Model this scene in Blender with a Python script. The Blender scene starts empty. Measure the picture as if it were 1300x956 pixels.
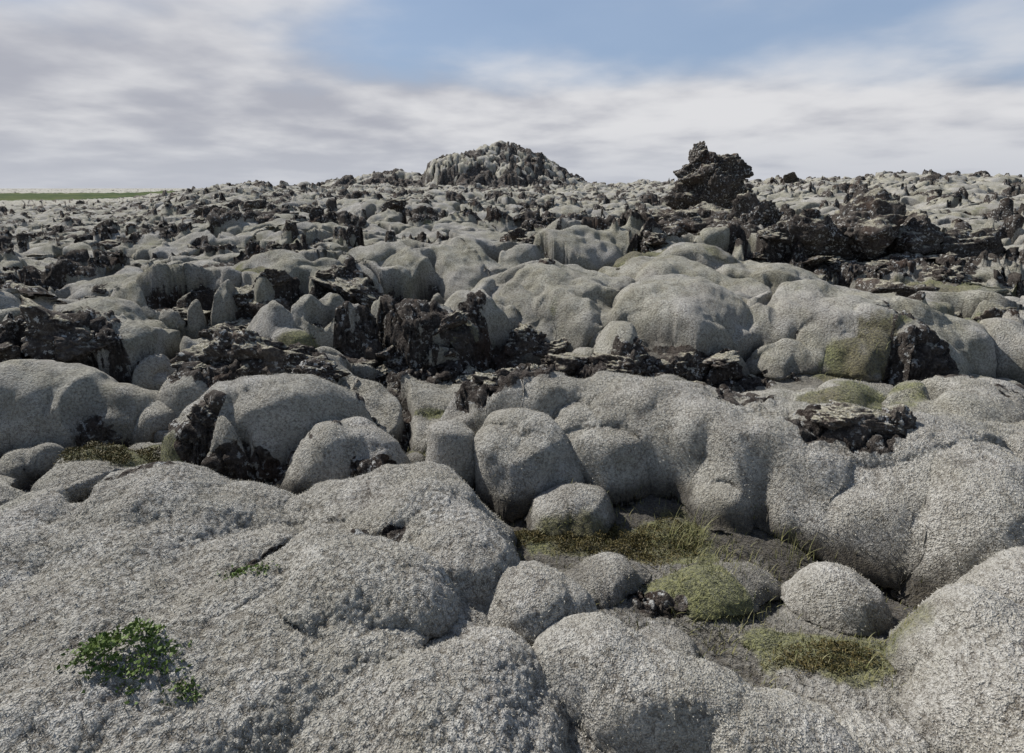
import bpy, bmesh, math, time
import numpy as np
from mathutils import Vector, Matrix, Euler
T0=time.time()
rng=np.random.default_rng(7)
F=np.float32
scene=bpy.context.scene
scene.view_settings.view_transform='Standard'
scene.view_settings.look='None'
scene.view_settings.exposure=0

# ------------------------------------------------------------------ noise
def hsh(ix,iy,iz,seed):
    with np.errstate(over='ignore'):
        h=(ix.astype(np.int64)*374761393+iy.astype(np.int64)*668265263+iz*2246822519+seed*3266489917)&0xffffffff
        h=h.astype(np.uint32)
        h=(h^(h>>np.uint32(13)))*np.uint32(1274126177)
        h=(h^(h>>np.uint32(16)))*np.uint32(2654435761)
        h=h^(h>>np.uint32(15))
    return h
def fade(t): return t*t*t*(t*(t*6-15)+10)
def perlin2(x,y,seed=0):
    x0=np.floor(x);y0=np.floor(y);fx=x-x0;fy=y-y0
    ix=x0.astype(np.int32);iy=y0.astype(np.int32);u=fade(fx);v=fade(fy)
    def g(a,b):
        ang=hsh(ix+a,iy+b,0,seed).astype(F)*F(2*math.pi/4294967296.0)
        return np.cos(ang)*(fx-a)+np.sin(ang)*(fy-b)
    n00=g(0,0);n10=g(1,0);n01=g(0,1);n11=g(1,1)
    a=n00+u*(n10-n00);b=n01+u*(n11-n01)
    return (a+v*(b-a))*1.4
def fbm2(x,y,o=4,seed=0,gain=.5):
    s=0;a=1;t=0
    for i in range(o):
        s=s+a*perlin2(x*2**i+i*13.7,y*2**i-i*7.3,seed+i);t+=a;a*=gain
    return s/t
def perlin3(x,y,z,seed=0):
    x0=np.floor(x);y0=np.floor(y);z0=np.floor(z);fx=x-x0;fy=y-y0;fz=z-z0
    ix=x0.astype(np.int32);iy=y0.astype(np.int32);iz=z0.astype(np.int64)
    u=fade(fx);v=fade(fy);w=fade(fz)
    def g(a,b,c):
        h=hsh(ix+a,iy+b,iz+c,seed)
        k=F(2/1023.)
        return ((h&1023)*k-1)*(fx-a)+(((h>>np.uint32(10))&1023)*k-1)*(fy-b)+(((h>>np.uint32(20))&1023)*k-1)*(fz-c)
    l=lambda a,b,t:a+t*(b-a)
    return l(l(l(g(0,0,0),g(1,0,0),u),l(g(0,1,0),g(1,1,0),u),v),l(l(g(0,0,1),g(1,0,1),u),l(g(0,1,1),g(1,1,1),u),v),w)
def worley2(x,y,seed=0,soft=0):
    ix=np.floor(x).astype(np.int32);iy=np.floor(y).astype(np.int32)
    f1=np.full(x.shape,9.,F);f2=np.full(x.shape,9.,F);cid=np.zeros(x.shape,F);acc=np.zeros(x.shape,F)
    for a in(-1,0,1):
        for b in(-1,0,1):
            h=hsh(ix+a,iy+b,0,seed)
            px=ix+a+(h&65535)/F(65536);py=iy+b+(h>>np.uint32(16))/F(65536)
            d=((px-x)**2+(py-y)**2).astype(F)
            m=d<f1
            f2=np.where(m,f1,np.minimum(f2,d));f1=np.where(m,d,f1)
            cid=np.where(m,((h>>np.uint32(8))&255)/F(255),cid)
            if soft: acc+=np.exp(-soft*d)
    if soft: return -np.log(acc+1e-12)/soft,np.sqrt(f1),np.sqrt(f2),cid
    return np.sqrt(f1),np.sqrt(f2),cid
def worley3(x,y,z,seed=0):
    ix=np.floor(x).astype(np.int32);iy=np.floor(y).astype(np.int32);iz=np.floor(z).astype(np.int64)
    f1=np.full(x.shape,9.,F);f2=np.full(x.shape,9.,F);cid=np.zeros(x.shape,F)
    k=F(1/1024.)
    for a in(-1,0,1):
        for b in(-1,0,1):
            for c in(-1,0,1):
                h=hsh(ix+a,iy+b,iz+c,seed)
                d=((ix+a+(h&1023)*k-x)**2+(iy+b+((h>>np.uint32(10))&1023)*k-y)**2+(iz+c+((h>>np.uint32(20))&1023)*k-z)**2).astype(F)
                m=d<f1
                f2=np.where(m,f1,np.minimum(f2,d));f1=np.where(m,d,f1)
                cid=np.where(m,((h>>np.uint32(5))&255)/F(255),cid)
    return np.sqrt(f1),np.sqrt(f2),cid
def sstep(a,b,x):
    t=np.clip((x-a)/(b-a),0,1);return t*t*(3-2*t)
def smax(a,b,k):
    h=np.clip(.5+.5*(a-b)/k,0,1);return b+(a-b)*h+k*h*(1-h)

# ------------------------------------------------------------------ polar grid
dense=np.radians(np.linspace(-51,51,1040))
side=np.radians(np.linspace(51,180,80))[1:]
th=np.concatenate([-side[::-1][1:] ,dense,side])
rr=np.concatenate([np.linspace(.08,.8,9)[:-1],np.geomspace(.8,70,1330),np.geomspace(70,4000,130)[1:]])
NT=len(th);NR=len(rr)
R,TH=np.meshgrid(rr,th,indexing='ij')
R=R.astype(F);TH=TH.astype(F)
X=(R*np.sin(TH)).astype(F);Y=(R*np.cos(TH)).astype(F)

# ------------------------------------------------------------------ macro height
def dome(x,y,cx,cy,rx,ry,rot,zb,zt,p=2.1,q=.85):
    c,s=math.cos(math.radians(rot)),math.sin(math.radians(rot))
    dx=x-cx;dy=y-cy
    u=(dx*c+dy*s)/rx;v=(-dx*s+dy*c)/ry
    d=np.sqrt(u*u+v*v)
    return np.where(d<1,zb+(zt-zb)*np.clip(1-d**p,0,1)**q,zb-(d-1)*2)
def ridge(x,y,pts,p=2.1,q=.72):
    best=np.full(x.shape,-9.,F)
    for (ax,ay,aw,ab,at),(bx,by,bw,bb,bt) in zip(pts[:-1],pts[1:]):
        ex,ey=bx-ax,by-ay;L=ex*ex+ey*ey
        t=np.clip(((x-ax)*ex+(y-ay)*ey)/L,0,1)
        w=aw+(bw-aw)*t;zb=ab+(bb-ab)*t;zt=at+(bt-at)*t
        d=np.sqrt((x-ax-ex*t)**2+(y-ay-ey*t)**2)/w
        v=np.where(d<1,zb+(zt-zb)*np.clip(1-d**p,0,1)**q,zb-(d-1)*2)
        best=np.maximum(best,v)
    return best
def ell(cx,cy,rx,ry,a=1.2,b=.75):
    return sstep(a,b,np.sqrt(((X-cx)/rx)**2+((Y-cy)/ry)**2))
wx=X+.25*perlin2(X*1.1,Y*1.1,11)+.12*perlin2(X*3.0,Y*3.0,12)+.03*perlin2(X*7,Y*7,15)
wy=Y+.22*perlin2(X*1.1+9,Y*1.1,13)+.12*perlin2(X*3.0,Y*3.0+5,14)+.03*perlin2(X*7,Y*7+3,16)
base=np.interp(Y,[-5,0,2.8,4.2,8,14,22,35,55,90,4000],[0,0,.0,.20,.50,.80,1.02,1.25,1.4,1.2,1.0]).astype(F)
base+=.55*sstep(6,18,X)*sstep(8,18,Y)*(1-sstep(60,120,R))
LF=sstep(-.45,-.68,TH)*sstep(8,20,R)
LF2=sstep(-.42,-.62,TH)*sstep(12,40,R)*(1-sstep(200,420,R))
base+=-.45*LF-1.0*LF2
base+=(.06+.15*sstep(8,20,R)+.35*sstep(25,60,R)*(1-.8*LF))*fbm2(X/(2.2),Y/(2.2),3,21)
base+=sstep(10,25,R)*(1-sstep(200,600,R))*.7*(1-.8*LF)*fbm2(X/14,Y/14,3,22)
h=base
D=[ # cx cy rx ry rot zb zt
 (-1.45,1.75,1.55,1.0,-8,0.0,.34),(-.50,2.28,.58,.40,-20,.05,.40),(-1.7,2.3,.8,.5,10,.1,.40),(-.25,1.32,.5,.4,0,0,.26),
 (-1.15,1.35,.6,.45,20,0,.36),(-2.3,1.9,.7,.6,0,0,.42),(-.75,1.75,.4,.5,30,0,.40),
 (-1.5,3.4,.55,.32,8,.1,.50),(-.85,3.1,.3,.22,0,.05,.36),
 (.14,1.86,.31,.22,10,-.05,.28),(.50,1.45,.42,.2,-12,-.05,.26),(.50,2.15,.13,.11,0,-.05,.10),(.25,2.72,.13,.12,0,-.05,.15),
 (.10,2.98,.20,.19,0,0,.40),(-.27,2.97,.18,.16,0,0,.36),(1.16,1.93,.19,.17,0,-.05,.18),(.86,2.12,.16,.10,20,-.05,.08),(.62,1.78,.14,.09,-10,-.05,.10),
 (1.50,1.45,.34,.30,0,-.05,.34),(1.95,1.75,.38,.28,20,-.05,.42),(2.2,2.45,.6,.40,0,0,.44),
 (.6,3.0,.45,.25,-10,0,.34),
 (1.5,5.2,1.2,.9,5,.2,.86),(.5,6.0,1.3,1.3,0,.2,.90),(2.8,5.0,1.3,.8,-5,.2,.80),(3.9,5.2,1.2,.9,0,.2,.84),(2.2,6.6,1.6,1.2,0,.3,.98),
 (1.0,4.75,.5,.35,0,.2,.66),(-.3,5.2,.5,.45,0,.2,.74),
 (-3.5,4.7,1.1,.7,12,.1,.66),(-3.1,3.6,.9,.40,14,.05,.46),(-2.1,4.2,.8,.4,10,.1,.50),(-4.9,4.9,1.0,.8,0,.1,.75),(-2.5,3.0,.4,.25,0,0,.16),
 (.95,3.9,.5,.25,0,.1,.34),(2.2,3.6,.6,.3,0,.1,.40),(3.0,3.4,.6,.4,0,.1,.50),
]
for d in D:
    h=smax(h,dome(wx,wy,*d),.07)
h=smax(h,ridge(wx,wy,[(-.15,3.3,.28,.0,.44),(.25,3.42,.36,.0,.54),(.7,3.28,.42,.0,.53),(1.15,3.1,.44,.0,.52),(1.6,2.8,.44,0,.45),(2.1,2.7,.46,0,.50),(3.2,2.8,.5,0,.55)],2.2,.85),.06)
h=smax(h,ridge(wx,wy,[(-3.4,5.7,.6,.2,.86),(-2.4,5.4,.5,.2,.84),(-1.6,5.1,.45,.2,.86),(-.8,4.9,.4,.2,.80)],2.,.85),.06)
h=smax(h,ridge(wx,wy,[(-2.6,6.9,.9,.4,.95),(-.9,7.4,1.1,.4,1.0),(1.0,8.2,1.0,.5,1.05),(3.5,8.2,.9,.5,.98)],2,1.),.08)
hxw=X+1.0*perlin2(X/3.5,Y/3.5,31)
hill=dome(hxw,Y,-1.0,62,10.0,8,0,1.2,6.1,1.25,1.)
hill=smax(hill,dome(hxw,Y,-4.6,61,5.2,5,0,1.0,4.7,4,.7),.5)
hill=smax(hill,dome(X,Y,-12.5,64,11,9,0,1.0,3.3,1.3,1.),.6)
h=np.maximum(h,hill+.7*fbm2(X/2.2,Y/2.2,4,33)*(hill>1))
md=np.sqrt(((X+118)/52)**2+((Y-125)/62)**2)
h=h+.8*sstep(1.1,.2,md)
GAP=sstep(3.2,6,R)
fark=sstep(5,11,R)
BL=sstep(1.15,.7,np.sqrt(((X-1.9)/2.9)**2+((Y-5.9)/1.5)**2))
SM=np.maximum(ell(1.0,3.15,1.7,.42),ell(-1.5,3.42,.5,.28))
offr=np.zeros_like(X);offt=np.zeros_like(X)
dR=np.maximum(np.gradient(R,axis=0),1e-6);dT=np.maximum(np.gradient(TH,axis=1)*R,1e-6)
def chop(f,k):
    global offr,offt
    gr=np.gradient(f,axis=0)/dR
    gt=np.gradient(f,axis=1)/dT
    m=np.sqrt(gr*gr+gt*gt)+1e-6
    s=k*np.minimum(m,1.2)/m
    offr-=gr*s;offt-=gt*s
    return m
slope=chop(h,.055)
hpre=h.copy()
h=h+(.03+.10*GAP)*fbm2(X/1.1,Y/1.1,3,35)
Lsum=np.zeros_like(X);crease=np.zeros_like(X)
layers=[(1.05,.10+.14*GAP,7,.10,41),(.46,.055+.04*GAP,6,.028,42),(.21,.017+.014*GAP,6,.004,43)]
for sc,amp,soft,k,sd in layers:
    qx=X+sc*.7*perlin2(X/sc*.7,Y/sc*.7,sd+50)+sc*.2*perlin2(X/sc*2.0,Y/sc*2.0,sd+51)
    qy=Y+sc*.7*perlin2(X/sc*.7+4,Y/sc*.7,sd+52)+sc*.2*perlin2(X/sc*2.0,Y/sc*2.0+8,sd+53)
    sq,f1,f2,c=worley2(qx/sc*.75,qy/sc*1.25,sd,soft)
    pil=1-np.clip(sq,-.4,1.1)*1.6
    lf=amp*(pil-.6)*(.10+1.35*sstep(-.45,.4,perlin2(X/sc*.4,Y/sc*.4,sd+54)))
    fd=1-sstep(sc*90,sc*260,R)
    if sc<.9: lf=lf/(1+(slope/1.3)**2)
    lf=(lf*fd*(1-sstep(150,400,R))*(1-.45*BL)).astype(F)
    Lsum+=lf
    if sc>.3: crease+=(1-sstep(.0,.10,f2-f1))*fd*.5*sstep(3,5,R)
    m_=chop(lf,k)
    if sc>.9: slope=np.maximum(slope,m_)
f1,f2,c=worley2((X+.9*perlin2(X/2,Y/2,61))/2.4,(Y+.9*perlin2(X/2,Y/2,62))/2.4,63)
hum=((.62-f1**2*1.2)*(.2+.7*c)*.5*fark*(1+sstep(20,60,R)*.5)*(1-sstep(250,900,R))*(1-.5*LF)*(1-BL)).astype(F)
chop(hum,.15)
far0=1-sstep(1.15,1.0,md)
h=h+Lsum*far0+hum*far0+.03*fbm2(X/.5,Y/.5,2,66)/(1+(slope/1.3)**2)
ax_=X+.45*perlin2(X/.9,Y/.9,64)+.12*perlin2(X/.25,Y/.25,65);ay_=Y+.45*perlin2(X/.9+7,Y/.9,67)+.12*perlin2(X/.25,Y/.25+5,68)
f1,f2,c=worley2(ax_/1.35,ay_/.95,69)
cm=sstep(-.1,.2,perlin2(X/1.4,Y/1.4,70)+.3*GAP)
cw=.06+.07*GAP
cleft=(1-sstep(cw*.35,cw*1.6,f2-f1))*cm*(1-sstep(60,150,R))
cleft*=sstep(2.3,3.4,R)*(1-.75*BL)*(1-.9*SM)
h=h-(cleft*(.18+.32*GAP+.15*sstep(8,25,R))).astype(F)

# ------------------------------------------------------------------ masks
rk=fbm2(X/1.3,Y/1.3,4,71)+.35*fbm2(X/.28,Y/.28,3,72)
thr=np.interp(R,[0,3,5,8,14,30,80],[.62,.44,.24,.17,.16,.18,.18]).astype(F)+.25*BL
rock=sstep(thr,thr+.12,rk)
rock=np.maximum(rock,sstep(.35,.8,cleft)*sstep(-.25,.1,fbm2(X/.4,Y/.4,3,74)+.2*GAP))
SP=[(-.95,2.0,.05,.20,-25),(-.55,2.05,.15,.04,35),(.60,2.0,.12,.06,0),(-1.75,2.45,.14,.04,20),(1.75,2.75,.32,.12,-10),(-1.05,4.75,.55,.3,0),(-1.9,4.1,.6,.25,-10),
 (-1.35,3.75,.4,.10,-20),(-1.45,3.05,.4,.06,0),(-3.5,4.2,.4,.3,0),(.0,3.5,.3,.16,0),(-.72,2.95,.2,.06,0),(1.1,4.25,1.0,.18,0),(5.2,7.8,1.8,.9,0),(3.7,9,1.4,.9,0),(-2.1,3.9,.3,.1,0),(-1.85,3.2,.15,.12,0)]
for q,(cx,cy,rx,ry,rot) in enumerate(SP):
    c,s=math.cos(math.radians(rot)),math.sin(math.radians(rot));dx=X-cx;dy=Y-cy
    d=np.sqrt(((dx*c+dy*s)/rx)**2+((-dx*s+dy*c)/ry)**2)
    if q in(0,1,3): h=h-.035*(1-sstep(.2,1.8,d))
    d=d+.7*fbm2(X/.12,Y/.12,3,75)
    rock=np.maximum(rock,1-sstep(.8,1.15,d))
hm=sstep(.5,1.5,hill)*(R<90)
rock=np.maximum(rock,hm*sstep(-.12,.08,fbm2(X/3,Y/3,3,76)))
mead=sstep(1.0,.9,md+.15*fbm2(X/20,Y/20,3,79))
rock*=1-mead
green=sstep(.20,.46,fbm2(X/.9+3,Y/.9,4,81))*.75*np.interp(R,[0,3,5,60],[.15,.5,.9,.6])
GP=[(.32,2.50,.36,.17),(.75,2.45,.3,.2),(1.15,1.72,.3,.13),(-2.35,3.1,.42,.2),(2.0,3.45,.55,.2),(-.25,4.7,.32,.27),(1.5,7.0,.5,.3),(4.6,6.5,.9,.4),(2.8,4.3,.4,.18),(-2.0,2.75,.3,.06),(-.55,3.35,.2,.1),(.75,2.05,.2,.15),(-3.6,6.3,.8,.25),(-.3,3.75,.4,.1),(-1.9,4.75,.4,.12),(-4.2,3.9,.6,.2)]
gsp=np.zeros_like(X)
for cx,cy,rx,ry in GP:
    d=np.sqrt(((X-cx)/rx)**2+((Y-cy)/ry)**2)+.9*fbm2(X/.25,Y/.25,3,85)
    gsp=np.maximum(gsp,1-sstep(.6,1.3,d))
green=np.maximum(green,gsp)
rid=1-np.abs(fbm2(X/.55,Y/.55,3,94,.5))*2.6
k1,k2,c3=worley2((X+.3*perlin2(X,Y,95))/.9,(Y+.3*perlin2(X,Y,96))/.9,97)
bl=sstep(.0,.35,k2-k1)*(c3-.25)
crag=(rid-.3)*(.02+.04*GAP+.07*fark)+bl*(.0+.06*GAP+.30*fark)
crag*=1-sstep(300,900,R)
h=h+rock*(crag).astype(F)
# --------------------------------------------------------------- positions
PX=X+offr*np.sin(TH)+offt*np.cos(TH)
PY=Y+offr*np.cos(TH)-offt*np.sin(TH)
P=np.stack([PX,PY,h],-1).astype(F)
def normals(P):
    a=np.gradient(P,axis=0);b=np.gradient(P,axis=1)
    n=np.cross(b,a);n/=np.linalg.norm(n,axis=-1,keepdims=True)+1e-9
    if n[NR//2,:,2].mean()<0:n=-n
    return n.astype(F)
N=normals(P)
elen=np.linalg.norm(np.gradient(P,axis=0),axis=-1)
pit=np.full(X.shape,.5,F)
near=(R<5.5)
px,py,pz=P[near].T;el_=elen[near]
nf=1-sstep(3.5,5.5,R[near])
f1,f2,c=worley3(px/.022+.5*perlin3(px/.04,py/.04,pz/.04,99),py/.022,pz/.022,100)
gr_=(1-f1)
m2=perlin3(px/.05,py/.05,pz/.05,101);m3=perlin3(px/.18,py/.18,pz/.18,103)
fine_=1-sstep(.008,.018,el_);med_=1-sstep(.018,.04,el_)
mo=(gr_-.5)*.012*fine_+m2*.008*med_+m3*.028
P[near]+=N[near]*((1-rock[near])*mo*nf)[:,None]
pit[near]=.5+((gr_-.5)*1.0*fine_+m2*.5*med_)*nf
near=(R>=3.5)&(R<16)
px,py,pz=P[near].T;nf=sstep(3.5,5.5,R[near])*(1-sstep(12,16,R[near]))
m3=perlin3(px/.35,py/.35,pz/.35,105)*.05+perlin3(px/.18,py/.18,pz/.18,103)*.035+perlin3(px/.07,py/.07,pz/.07,104)*.014*(1-sstep(.025,.06,elen[near]))
P[near]+=N[near]*((1-rock[near])*m3*nf)[:,None]
sel=(rock>.05)&(R<14)
px,py,pz=P[sel].T
f1,f2,c=worley3(px/.15+.6*perlin3(px*9,py*9,pz*9,110),py/.15,pz/.12,111)
e1,e2,cc=worley3(px/.05,py/.05,pz/.045,112)
w=rock[sel]*((.5-f1)*.06+(c-.4)*.03+(.5-e1)*.025-.02*(f2-f1<.08)+.03*perlin3(px/.07,py/.07,pz/.07,113))*(1-sstep(10,14,R[sel]))
P[sel]+=N[sel]*w[:,None].astype(F)
sel=(rock>.05)&(R>8)&(R<70)
px,py,pz=P[sel].T
f1,f2,c=worley3(px/.5+.4*perlin3(px*3,py*3,pz*3,110),py/.5,pz/.4,111)
w=rock[sel]*((.5-f1)*.22+(c-.4)*.10+.05*perlin3(px/.3,py/.3,pz/.3,113))*sstep(8,14,R[sel])
P[sel]+=N[sel]*w[:,None].astype(F)
N=normals(P)
print('disp',time.time()-T0)

def mesh_from(name,V,faces4=None,faces3=None,smooth=True):
    me=bpy.data.meshes.new(name)
    V=np.ascontiguousarray(V,dtype=np.float32)
    fc=faces4 if faces4 is not None else faces3
    k=fc.shape[1];n=len(fc)
    me.vertices.add(len(V));me.vertices.foreach_set('co',V.ravel())
    me.loops.add(n*k);me.loops.foreach_set('vertex_index',fc.astype(np.int32).ravel())
    me.polygons.add(n);me.polygons.foreach_set('loop_start',np.arange(0,n*k,k,dtype=np.int32))
    me.polygons.foreach_set('loop_total',np.full(n,k,dtype=np.int32))
    me.polygons.foreach_set('use_smooth',np.full(n,smooth,dtype=bool))
    me.update(calc_edges=True)
    return me
def add_attr(me,nm,a):
    at=me.attributes.new(nm,'FLOAT','POINT');at.data.foreach_set('value',np.ascontiguousarray(a,dtype=np.float32).ravel())
idx=np.arange(NR*NT).reshape(NR,NT)
a=idx[:-1,:];b=idx[1:,:]
a2=np.roll(a,-1,1);b2=np.roll(b,-1,1)
quads=np.stack([a,b,b2,a2],-1).reshape(-1,4)[:, ::-1]
me=mesh_from('lava_field',P.reshape(-1,3),quads)
def blur(f,n):
    for _ in range(n):
        f=(f+np.roll(f,1,1)+np.roll(f,-1,1))/3
        g=f.copy();g[1:-1]=(f[1:-1]+f[2:]+f[:-2])/3;f=g
    return f
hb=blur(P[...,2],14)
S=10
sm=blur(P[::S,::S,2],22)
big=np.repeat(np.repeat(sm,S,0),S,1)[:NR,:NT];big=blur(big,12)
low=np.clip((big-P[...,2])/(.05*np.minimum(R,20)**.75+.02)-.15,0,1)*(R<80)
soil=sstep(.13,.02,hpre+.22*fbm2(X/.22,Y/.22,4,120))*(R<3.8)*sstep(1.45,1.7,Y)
shade_soil=np.clip((hb-P[...,2])/(.012*R+.004)*.6,0,1)*.8+.3*np.clip(crease,0,1)+.6*np.clip(cleft,0,1)+.9*low+.6*soil  # crevice and hollow shade painted into the colour, plus brown gully soil
shade_soil=np.clip(shade_soil,0,1)
olv=.25+.6*sstep(2.8,6.5,R)
add_attr(me,'rock',rock);add_attr(me,'green',green);add_attr(me,'meadow',mead);add_attr(me,'tuft',pit)
add_attr(me,'painted_shade_soil',shade_soil);add_attr(me,'olive',olv)
terrain=bpy.data.objects.new('lava_field',me);scene.collection.objects.link(terrain)
print('mesh',time.time()-T0)

def ground(x,y):
    r=math.hypot(x,y);t=math.atan2(x,y)
    i=min(NR-1,int(np.searchsorted(rr,r)));j=min(NT-1,int(np.searchsorted(th,t)))
    return float(P[i,j,2])

# ------------------------------------------------------------------ materials
def newmat(nm):
    m=bpy.data.materials.new(nm);m.use_nodes=True
    nt=m.node_tree;b=nt.nodes['Principled BSDF'];b.inputs['Roughness'].default_value=.95
    b.inputs['Specular IOR Level'].default_value=.1
    return m,nt,b
class NB:
    def __init__(s,nt): s.nt=nt
    def n(s,t,**k):
        n=s.nt.nodes.new(t)
        for a,v in k.items(): setattr(n,a,v)
        return n
    def l(s,a,b): s.nt.links.new(a,b)
    def noise(s,vec,scale,detail=4,rough=.55):
        n=s.n('ShaderNodeTexNoise');n.inputs['Scale'].default_value=scale;n.inputs['Detail'].default_value=detail;n.inputs['Roughness'].default_value=rough
        s.l(vec,n.inputs['Vector']);return n.outputs['Fac']
    def vor(s,vec,scale):
        n=s.n('ShaderNodeTexVoronoi');n.inputs['Scale'].default_value=scale;s.l(vec,n.inputs['Vector']);return n.outputs['Distance']
    def ramp(s,f,a,b,lo=0,hi=1):
        n=s.n('ShaderNodeMapRange',interpolation_type='SMOOTHSTEP');s.l(f,n.inputs[0])
        n.inputs[1].default_value=a;n.inputs[2].default_value=b;n.inputs[3].default_value=lo;n.inputs[4].default_value=hi
        return n.outputs[0]
    def mix(s,f,a,b,bt='MIX'):
        n=s.n('ShaderNodeMix',data_type='RGBA',blend_type=bt)
        if isinstance(f,(int,float)): n.inputs[0].default_value=f
        else: s.l(f,n.inputs[0])
        for v,i in((a,6),(b,7)):
            if isinstance(v,tuple): n.inputs[i].default_value=(*v,1)
            else: s.l(v,n.inputs[i])
        return n.outputs[2]
    def math(s,op,a,b=0.,c=None):
        n=s.n('ShaderNodeMath',operation=op)
        for i,v in enumerate((a,b)):
            if isinstance(v,(int,float)): n.inputs[i].default_value=v
            else: s.l(v,n.inputs[i])
        return n.outputs[0]
    def attr(s,nm):
        n=s.n('ShaderNodeAttribute');n.attribute_name=nm;return n.outputs['Fac']
def rock_colour(b,co):
    big=b.noise(co,3.5,3);fine=b.noise(co,38,3,.7)
    c=b.mix(b.ramp(big,.35,.65),(.028,.023,.021),(.080,.068,.060))
    c=b.mix(b.ramp(fine,.42,.7),c,(.14,.125,.11))
    c=b.mix(b.ramp(b.noise(co,2.1,2),.55,.72,0,.5),c,(.085,.050,.034))
    lich=b.math('MULTIPLY',b.ramp(b.noise(co,26,3,.65),.56,.62),b.ramp(b.noise(co,5,2),.40,.58))
    return b.mix(lich,c,(.46,.46,.44)),fine
mt,nt,bs=newmat('mossy_lava');b=NB(nt)
co=b.n('ShaderNodeTexCoord').outputs['Object']
n0=b.noise(co,2.6,2);n1=b.noise(co,1.6,3);n2=b.noise(co,7,4,.6);n3=b.noise(co,60,3,.7);n4=b.noise(co,190,2,.7);v1=b.vor(co,60);v2=b.vor(co,150)
moss=b.mix(b.ramp(n2,.3,.7),(.46,.44,.39),(.62,.605,.56))
moss=b.mix(b.ramp(n0,.38,.7,.0,.6),moss,(.33,.305,.245))
pitm=b.ramp(b.math('ADD',b.attr('tuft'),b.math('MULTIPLY',b.math('SUBTRACT',n3,.5),1.3)),.54,.15)
moss=b.mix(b.math('MULTIPLY',pitm,.8),moss,(.10,.08,.055))
moss=b.mix(b.ramp(v1,.42,.80,0,.5),moss,(.10,.08,.055))
moss=b.mix(b.ramp(v2,.42,.85,0,.5),moss,(.10,.08,.06))
moss=b.mix(b.ramp(n4,.5,.66,0,.6),moss,(.78,.76,.72))
oliv=b.mix(b.ramp(n2,.3,.7),(.33,.31,.21),(.58,.56,.46))
oliv=b.mix(b.ramp(n3,.35,.6,.6,0),oliv,(.095,.082,.05))
oliv=b.mix(b.ramp(v1,.42,.85,0,.5),oliv,(.095,.082,.052))
moss=b.mix(b.math('MULTIPLY',b.attr('olive'),b.ramp(n1,.36,.60)),moss,oliv)
moss=b.mix(b.math('MULTIPLY',b.attr('painted_shade_soil'),.93),moss,b.mix(b.ramp(n3,.35,.7),(.024,.018,.012),(.080,.066,.042)))  # moss goes near black in crevices: painted shade, with soil
gr=b.mix(b.ramp(n3,.35,.65),(.06,.065,.018),(.24,.245,.08))
gr2=b.mix(b.ramp(n3,.35,.65),(.05,.042,.016),(.19,.165,.065))
gcol=b.mix(b.ramp(n1,.38,.60),gr2,gr)
gm=b.ramp(b.math('ADD',b.attr('green'),b.math('MULTIPLY',b.math('SUBTRACT',n2,.5),1.6)),.35,.95,0,.85)
moss=b.mix(gm,moss,gcol)
rc,rf=rock_colour(b,co)
rm=b.ramp(b.math('ADD',b.attr('rock'),b.math('MULTIPLY',b.math('SUBTRACT',b.noise(co,14,3,.65),.5),1.3)),.42,.58)
col=b.mix(rm,moss,rc)
col=b.mix(b.attr('meadow'),col,b.mix(b.ramp(b.noise(co,.08,3),.4,.6),(.035,.06,.014),(.07,.09,.025)))
b.l(col,bs.inputs['Base Color'])
b.l(b.math('MULTIPLY',b.math('SUBTRACT',1.0,b.math('MAXIMUM',rm,b.attr('meadow'))),.2),bs.inputs['Sheen Weight']);bs.inputs['Sheen Roughness'].default_value=.6
hgt=b.math('ADD',b.math('MULTIPLY',n4,1.0),b.math('MULTIPLY',n3,.8))
hgt=b.math('SUBTRACT',hgt,b.math('MULTIPLY',v1,.8))
hgt=b.math('SUBTRACT',hgt,b.math('MULTIPLY',v2,.6))
bp=b.n('ShaderNodeBump');bp.inputs['Strength'].default_value=1;bp.inputs['Distance'].default_value=.012;b.l(hgt,bp.inputs['Height'])
b.l(bp.outputs[0],bs.inputs['Normal'])
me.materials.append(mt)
mr,nt,bs=newmat('lava_rock');b=NB(nt)
g=b.n('ShaderNodeNewGeometry')
co=g.outputs['Position']
rc,rf=rock_colour(b,co)
sx=b.n('ShaderNodeSeparateXYZ');b.l(g.outputs['Normal'],sx.inputs[0])
up=b.math('ADD',sx.outputs[2],b.math('MULTIPLY',b.math('SUBTRACT',b.noise(co,6,3,.6),.5),1.6))
mo=b.mix(b.ramp(b.noise(co,60,2),.3,.7),(.19,.175,.12),(.48,.455,.38))
rc=b.mix(b.ramp(up,.75,1.0,0,.9),rc,mo)
b.l(rc,bs.inputs['Base Color'])
bp=b.n('ShaderNodeBump');bp.inputs['Strength'].default_value=1;bp.inputs['Distance'].default_value=.03;b.l(b.noise(co,22,4,.75),bp.inputs['Height'])
b.l(bp.outputs[0],bs.inputs['Normal'])

# ------------------------------------------------------------------ woolly moss fibres (near field)
ii,jj=np.where((R>1.0)&(R<4.6)&(np.abs(TH)<.86)&(rock<.35)&(shade_soil<.75)&(N[...,2]>-.2))
area=(elen[ii,jj]*dT[ii,jj]);prob=area/area.sum()
ch=rng.choice(len(ii),200000,p=prob);ii=ii[ch];jj=jj[ch]
n=len(ii);p=P[ii,jj]+rng.normal(0,.003,(n,3));nn=N[ii,jj]
d=nn+rng.normal(0,.55,(n,3));d/=np.linalg.norm(d,axis=1,keepdims=True)
sdv=np.cross(d,rng.normal(0,1,(n,3)));sdv/=np.linalg.norm(sdv,axis=1,keepdims=True)
hh=(rng.uniform(.006,.012,n))[:,None];ww=(rng.uniform(.0011,.0023,n))[:,None]
p=p-nn*.002
V=np.stack([p-sdv*ww,p+sdv*ww,p+d*hh],1).reshape(-1,3)
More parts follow.
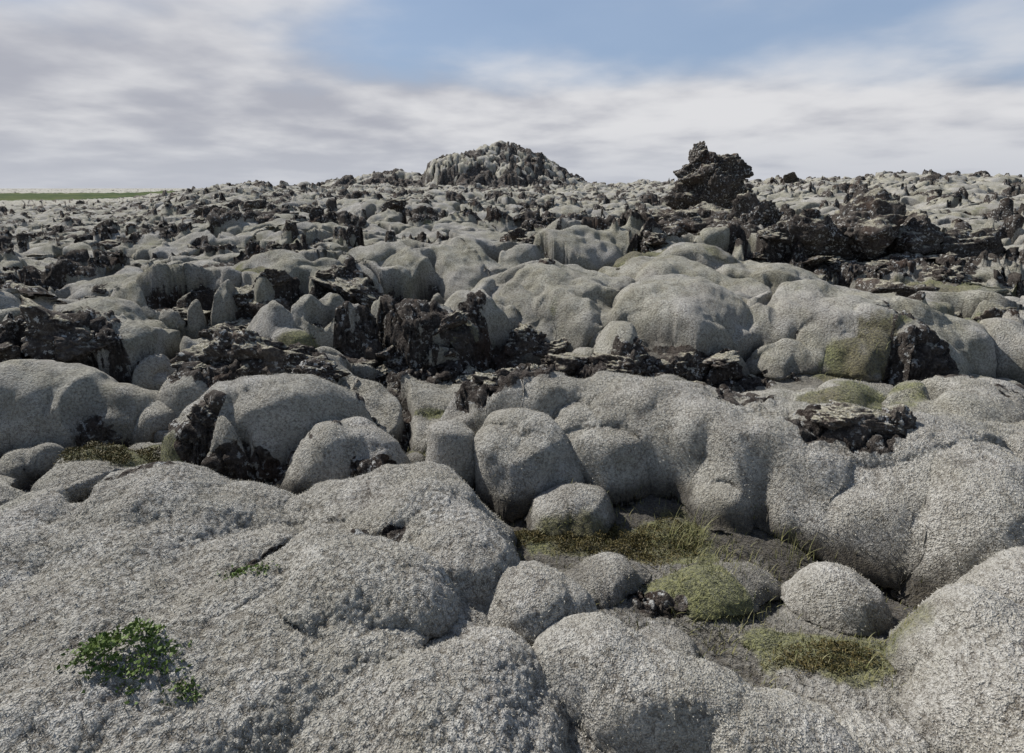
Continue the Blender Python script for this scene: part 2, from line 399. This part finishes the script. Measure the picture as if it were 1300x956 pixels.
mm=mesh_from('woolly_moss',V,None,np.arange(3*n).reshape(-1,3),False)
tone=np.repeat(rng.random(n)*(1-.7*shade_soil[ii,jj]),3);add_attr(mm,'tone',tone);add_attr(mm,'green',np.repeat(green[ii,jj],3))  # fibre tone also carries the painted crevice shade and soil
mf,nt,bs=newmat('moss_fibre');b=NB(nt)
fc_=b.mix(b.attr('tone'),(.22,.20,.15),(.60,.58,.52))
fc_=b.mix(b.ramp(b.attr('green'),.5,.9,0,.8),fc_,(.15,.16,.05))
b.l(fc_,bs.inputs['Base Color'])
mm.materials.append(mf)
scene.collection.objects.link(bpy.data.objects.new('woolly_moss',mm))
print('fibres',time.time()-T0)

# ------------------------------------------------------------------ rocks
def ico(sub):
    bm=bmesh.new();bmesh.ops.create_icosphere(bm,subdivisions=sub,radius=1)
    V=np.array([v.co[:] for v in bm.verts],dtype=F);T=np.array([[v.index for v in f.verts] for f in bm.faces])
    bm.free();return V,T
ICO={s:ico(s) for s in(4,5,6)}
def cragblob(V,rad,seed,freq=1.0,amp=1.0):
    r_=np.random.default_rng(seed)
    n=r_.normal(size=(16,3));n/=np.linalg.norm(n,axis=1,keepdims=True);dd=r_.uniform(.62,1.0,16)
    dots=V@n.T.astype(F)
    rp=np.min(np.where(dots>.05,dd/np.maximum(dots,.05),9),axis=1)
    rp=np.minimum(rp,1.35).astype(F)
    B=V*rp[:,None]
    s=float(seed)*17.3
    x,y,z=(B*freq).T;x=x+s
    f1,f2,c=worley3(x*1.7+.5*perlin3(x*2,y*2,z*2,7),y*1.7,z*2.1,seed)
    g1,g2,d=worley3(x*4.0+.5*perlin3(x*5,y*5,z*5,8),y*4.0,z*5,seed+1)
    e1,e2,ee=worley3(x*9,y*9,z*10,seed+2)
    r=1+amp*(.30*(.55-f1)+.16*(c-.5)*sstep(0,.2,f2-f1)+.20*(.5-g1)+.08*(d-.5)*sstep(0,.25,g2-g1)+.09*(.5-e1)+.28*perlin3(x*1.3,y*1.3,z*1.3,seed+3)+.12*perlin3(x*7,y*7,z*7,seed+4))
    return B*np.array(rad,dtype=F)*r[:,None].astype(F)
def rotm(e): return np.array(Euler([math.radians(q) for q in e]).to_matrix(),dtype=F)
def crag_object(name,loc,blobs,seed,sub=5,amp=1.0):
    VV=[];TT=[];o=0;V0,T=ICO[sub]
    for i,(c,r,e) in enumerate(blobs):
        V=cragblob(V0,r,seed+i*5,1.1,amp)@rotm(e).T+np.array(c,dtype=F)
        VV.append(V);TT.append(T+o);o+=len(V)
    m=mesh_from(name,np.concatenate(VV),None,np.concatenate(TT));m.materials.append(mr)
    ob=bpy.data.objects.new(name,m);ob.location=loc;scene.collection.objects.link(ob);return ob
gz=ground
crag_object('rock_pinnacle',(4.06,12,.85),[((0,0,.1),(.8,.6,.55),(0,0,0)),((0.05,0,.6),(.66,.5,.5),(0,0,0)),((-.12,0,1.05),(.54,.45,.4),(0,15,0)),((-.3,0,1.42),(.25,.25,.24),(0,-20,10)),((.30,0,1.2),(.34,.32,.3),(0,25,40)),((-.7,-.2,.1),(.5,.5,.4),(0,0,0)),((.5,-.3,.2),(.45,.4,.5),(0,0,30)),((0,-.35,.75),(.4,.3,.4),(0,0,0))],5,6,.8)
crag_object('rock_outcrop',(5.0,7.9,gz(5,7.9)+.08),[((-.9,.2,.1),(.6,.35,.38),(0,0,0)),((-.2,0,.2),(.55,.35,.44),(0,20,0)),((.5,.1,.15),(.6,.4,.38),(0,0,30)),((1.2,0,0),(.5,.3,.3),(0,0,0)),((-1.5,.6,.3),(.35,.3,.4),(0,0,0)),((-1.9,1.2,.3),(.5,.4,.3),(0,0,0)),((.1,-.5,-.2),(.6,.3,.22),(0,0,10))],31,5,.9)
crag_object('rock_outcrop',(3.3,8.6,gz(3.3,8.6)+.05),[((0,0,.1),(.4,.35,.4),(0,0,0)),((.5,.1,0),(.45,.3,.3),(0,0,0)),((-.35,.3,0),(.3,.3,.25),(0,0,0))],37,5,.9)
crag_object('rock_outcrop',(4.3,6.9,gz(4.3,6.9)+.05),[((0,0,.05),(.35,.25,.25),(0,0,0)),((.5,0,0),(.35,.25,.22),(0,0,0)),((1.0,.15,0),(.3,.2,.25),(0,0,0))],43,5,.9)
crag_object('rock_spire',(1.0,9,gz(1,9)),[((0,0,.1),(.3,.22,.22),(0,0,0)),((.05,0,.3),(.16,.14,.24),(0,25,0))],51)
crag_object('rock_outcrop',(-1.02,4.62,gz(-1.02,4.62)+.05),[((0,0,.02),(.34,.2,.2),(0,0,0)),((.28,.05,.0),(.24,.16,.16),(0,0,0)),((-.34,.0,-.06),(.24,.15,.14),(0,0,0)),((.05,.05,.14),(.16,.12,.12),(0,15,0))],61)
crag_object('rock_outcrop',(-1.9,4.05,gz(-1.9,4.05)+.02),[((-.25,.1,.02),(.18,.15,.17),(0,0,0)),((.0,0,.02),(.24,.12,.14),(0,20,0)),((.3,-.15,0),(.24,.13,.12),(0,0,0)),((.55,-.3,-.02),(.2,.1,.09),(0,0,0))],71)
crag_object('rock_outcrop',(-2.55,5.15,gz(-2.55,5.15)),[((0,0,0),(.3,.18,.18),(0,0,0)),((.35,-.05,0),(.22,.15,.13),(0,0,0))],77)
crag_object('rock_outcrop',(.15,5.0,gz(.15,5.0)),[((0,0,0),(.22,.15,.18),(0,0,0)),((.2,-.05,-.05),(.16,.12,.1),(0,0,0))],79)
crag_object('lava_boulder',(-3.5,4.25,gz(-3.5,4.25)),[((0,0,0),(.28,.22,.2),(0,10,0)),((.2,-.1,-.06),(.2,.15,.12),(0,0,0))],81)
crag_object('lava_boulder',(0,3.5,gz(0,3.5)-.03),[((0,0,0),(.16,.1,.08),(0,10,0)),((.14,0,.02),(.08,.08,.09),(0,0,0)),((-.18,0,-.02),(.1,.08,.07),(0,0,0))],91)
crag_object('lava_boulder',(1.80,2.72,gz(1.80,2.72)),[((0,0,0),(.19,.10,.07),(0,0,-8)),((-.14,.03,0),(.1,.08,.05),(0,0,0)),((.16,-.03,-.01),(.07,.07,.08),(0,0,0))],101)
crag_object('lava_boulder',(-1.85,3.2,gz(-1.85,3.2)),[((0,0,0),(.1,.09,.10),(0,0,0))],111)
crag_object('lava_boulder',(-1.45,3.05,gz(-1.45,3.05)-.02),[((0,0,0),(.1,.07,.05),(0,0,0)),((.2,0,-.01),(.1,.06,.05),(0,0,0)),((-.15,.03,0),(.06,.05,.05),(0,0,0))],121)
crag_object('lava_boulder',(-.75,2.98,gz(-.75,2.98)-.02),[((0,0,0),(.11,.06,.05),(0,0,20))],131)
crag_object('lava_boulder',(.95,4.35,.30),[((-.5,.1,0),(.25,.15,.12),(0,0,0)),((0,0,0),(.3,.16,.13),(0,0,0)),((.4,0,.0),(.25,.14,.14),(0,0,0))],141)
protos=[]
for i in range(12):
    V0,T=ICO[5 if i<5 else 4]
    el=rng.uniform(.6,1.1,3)
    m=mesh_from('clinker_%d'%i,cragblob(V0,(el[0]*1.1,el[1],el[2]*.8),200+i*7,1.2,1.0),None,T);m.materials.append(mr);protos.append(m)
root=bpy.data.objects.new('lava_rocks',None);scene.collection.objects.link(root)
cnt=0;tries=0
while cnt<1050 and tries<40000:
    tries+=1
    u=rng.random();r=3.6*(80/3.6)**(u**1.0);t=math.radians(rng.uniform(-56,56))
    x=r*math.sin(t);y=r*math.cos(t)
    if y<3.3: continue
    i=min(NR-1,int(np.searchsorted(rr,r)));j=min(NT-1,int(np.searchsorted(th,t)))
    if rng.random()>.01+.99*float(rock[i,j]): continue
    s=min(rng.lognormal(-2.0,.5),.5)*(.7+min(r,50)/45.)
    if r<6:s*=.6
    ob=bpy.data.objects.new('clinker',protos[rng.integers(0,12) if r<20 else rng.integers(5,12)])
    ob.location=(P[i,j,0],P[i,j,1],P[i,j,2]-s*.15);ob.scale=(s*rng.uniform(.9,1.6),s*rng.uniform(.9,1.4),s*rng.uniform(.6,1.0))
    ob.rotation_euler=(rng.uniform(-.4,.4),rng.uniform(-.4,.4),rng.uniform(0,6.28));ob.parent=root
    scene.collection.objects.link(ob);cnt+=1
print('rocks',cnt,time.time()-T0)

# ------------------------------------------------------------------ plants
def leafmat(nm,c1,c2):
    m,nt,bs=newmat(nm);b=NB(nt);co=b.n('ShaderNodeTexCoord').outputs['Object']
    b.l(b.mix(b.ramp(b.noise(co,45,2),.35,.65),c1,c2),bs.inputs['Base Color']);bs.inputs['Roughness'].default_value=.6
    bs.inputs['Specular IOR Level'].default_value=.3
    return m
m_willow=leafmat('willow_leaf',(.05,.09,.018),(.14,.20,.045))
m_crow=leafmat('crowberry_leaf',(.05,.047,.015),(.14,.11,.04))
m_grass=leafmat('grass_blade',(.14,.15,.05),(.28,.26,.13))
def leaf_mass(name,cx,cy,rx,ry,hgt,n,size,mat,aspect=.45,up=.5):
    V=[];Fc=[]
    for k in range(n):
        a=rng.uniform(0,6.283);q=math.sqrt(rng.random())
        if rng.random()<.25:q*=1.25
        q*=1+.35*math.sin(a*3+cx*9)*math.sin(a*5+cy*7)
        x=cx+rx*q*math.cos(a);y=cy+ry*q*math.sin(a)
        z=ground(x,y)+hgt*max(0,(1-q*q*.8))*rng.random()**.6*(.5+.5*math.sin(x*40)*math.sin(y*37+1))+.004
        d=Vector((rng.normal(),rng.normal(),abs(rng.normal())*up+.15)).normalized()
        sd=d.cross(Vector((rng.normal(),rng.normal(),rng.normal()))).normalized()
        nn=d.cross(sd);s=size*rng.uniform(.6,1.3);p=Vector((x,y,z));o=len(V)
        V+=[p,p+d*s*.5+sd*s*aspect*.5+nn*s*.08,p+d*s,p+d*s*.5-sd*s*aspect*.5+nn*s*.08]
        Fc.append((o,o+1,o+2,o+3))
    m=mesh_from(name,np.array([v[:] for v in V]),np.array(Fc));m.materials.append(mat)
    ob=bpy.data.objects.new(name,m);scene.collection.objects.link(ob);return ob
leaf_mass('dwarf_willow_shrub',-1.17,1.42,.15,.10,.08,1200,.016,m_willow,.6)
leaf_mass('dwarf_willow_shrub',-.97,1.80,.10,.04,.03,250,.013,m_willow,.6)
leaf_mass('dwarf_willow_shrub',-.96,1.33,.05,.03,.03,120,.013,m_willow,.6)
leaf_mass('crowberry_mat',.38,2.46,.26,.14,.05,7500,.012,m_crow,.35)
leaf_mass('crowberry_mat',.08,2.5,.12,.09,.04,2500,.012,m_crow,.35)
leaf_mass('crowberry_mat',.75,2.45,.2,.14,.03,3000,.012,m_crow,.35)
leaf_mass('crowberry_mat',1.15,1.7,.16,.08,.03,3000,.011,m_crow,.35)
leaf_mass('crowberry_mat',-2.35,3.1,.3,.16,.06,5000,.016,m_crow,.35)
def blades(V,Fc,x,y,z,L):
    l=L*rng.uniform(.4,1.1);b=rng.uniform(0,6.283);lean=rng.uniform(.1,.8);w=.0022;sx,sy=math.cos(b+1.57)*w,math.sin(b+1.57)*w
    o=len(V);S=4
    for i in range(S+1):
        t=i/S;ox=math.cos(b)*lean*l*t*t;oy=math.sin(b)*lean*l*t*t;oz=l*t*(1-.3*lean*t);ww=1-t*.9
        V+=[(x+ox-sx*ww,y+oy-sy*ww,z+oz),(x+ox+sx*ww,y+oy+sy*ww,z+oz)]
        if i<S: q0=o+2*i;Fc.append((q0,q0+1,q0+3,q0+2))
def grass(name,cx,cy,rad,n,L):
    V=[];Fc=[]
    for k in range(n):
        a=rng.uniform(0,6.283);q=rad*math.sqrt(rng.random());x=cx+q*math.cos(a);y=cy+q*math.sin(a)
        blades(V,Fc,x,y,ground(x,y)-.01,L)
    m=mesh_from(name,np.array(V),np.array(Fc));m.materials.append(m_grass)
    ob=bpy.data.objects.new(name,m);scene.collection.objects.link(ob)
grass('grass_tuft',.85,2.45,.10,90,.16);grass('grass_tuft',1.4,2.35,.14,110,.16);grass('grass_tuft',.85,1.95,.2,260,.07);grass('grass_tuft',1.3,1.62,.1,40,.08);grass('grass_tuft',1.0,2.2,.22,300,.08)
ii,jj=np.where(((green>.7)|(soil>.5))&(R>1.2)&(R<9)&(np.abs(TH)<.88)&(rock<.3))
V=[];Fc=[]
wgt=R[ii,jj]**2;wgt/=wgt.sum()
for k in rng.choice(len(ii),3200,p=wgt):
    p=P[ii[k],jj[k]]
    blades(V,Fc,float(p[0]),float(p[1]),float(p[2])-.005,.05)
m=mesh_from('alpine_grass',np.array(V),np.array(Fc));m.materials.append(m_grass)
scene.collection.objects.link(bpy.data.objects.new('alpine_grass',m))

# ------------------------------------------------------------------ light
el,az=math.radians(45),math.radians(-56)
sd=Vector((math.sin(az)*math.cos(el),math.cos(az)*math.cos(el),math.sin(el)))
L=bpy.data.lights.new('sun','SUN');L.energy=5;L.angle=math.radians(.6);L.color=(1,.96,.90)
lo=bpy.data.objects.new('sun',L);lo.rotation_euler=sd.to_track_quat('Z','Y').to_euler();lo.location=(0,0,30);scene.collection.objects.link(lo)
w=bpy.data.worlds.new('World');scene.world=w;w.use_nodes=True;nt=w.node_tree;b=NB(nt);bg=nt.nodes['Background']
sky=b.n('ShaderNodeTexSky',sky_type='NISHITA');sky.sun_disc=False;sky.sun_elevation=el;sky.sun_rotation=az
gen=b.n('ShaderNodeTexCoord').outputs['Generated']
sp=b.n('ShaderNodeSeparateXYZ');b.l(gen,sp.inputs[0])
zc=b.math('MAXIMUM',sp.outputs[2],0.0)
den=b.math('ADD',zc,.16)
cb=b.n('ShaderNodeCombineXYZ');b.l(b.math('DIVIDE',sp.outputs[0],den),cb.inputs[0]);b.l(b.math('DIVIDE',sp.outputs[1],den),cb.inputs[1]);cb.inputs[2].default_value=3.1
uv=cb.outputs[0]
cl=b.noise(uv,.6,6,.5);cl2=b.noise(uv,1.6,5,.5)
bias=b.ramp(sp.outputs[2],.24,.08,-.22,.30)
side_=b.ramp(sp.outputs[0],-.12,-.45,0,.18)
back=b.ramp(sp.outputs[1],.25,-.35,0,-.40)  # unseen sky behind the camera, cloud thinned to cut fill light
f=b.math('ADD',b.math('ADD',b.math('ADD',b.math('ADD',cl,bias),side_),back),b.math('MULTIPLY',b.math('SUBTRACT',cl2,.5),.35))
dens=b.ramp(f,.30,.66,.08,1)
shade=b.ramp(b.math('ADD',b.math('ADD',cl2,b.math('MULTIPLY',cl,.5)),b.ramp(sp.outputs[0],-.4,.5,-.08,.16)),.54,.97)
ccol=b.mix(shade,(5.0,5.1,5.7),(8.8,8.75,8.9))
hz=b.ramp(sp.outputs[2],.11,0,0,.7)
ccol=b.mix(hz,ccol,(6.2,6.5,7.2))
clear=b.mix(b.ramp(sp.outputs[1],.1,.6,0,.6),sky.outputs[0],(3.7,5.2,7.8))
final=b.mix(b.math('MULTIPLY',dens,.95),clear,ccol)
b.l(final,bg.inputs[0]);bg.inputs[1].default_value=.085

# ------------------------------------------------------------------ camera
cam=bpy.data.cameras.new('camera');co_=bpy.data.objects.new('camera',cam);scene.collection.objects.link(co_)
cam.lens=20;cam.sensor_width=36;cam.clip_start=.05;cam.clip_end=8000;cam.shift_y=-.035
co_.location=(0,0,1.7);co_.rotation_euler=(math.radians(90-15.0),0,0)
scene.camera=co_
print('done',time.time()-T0)
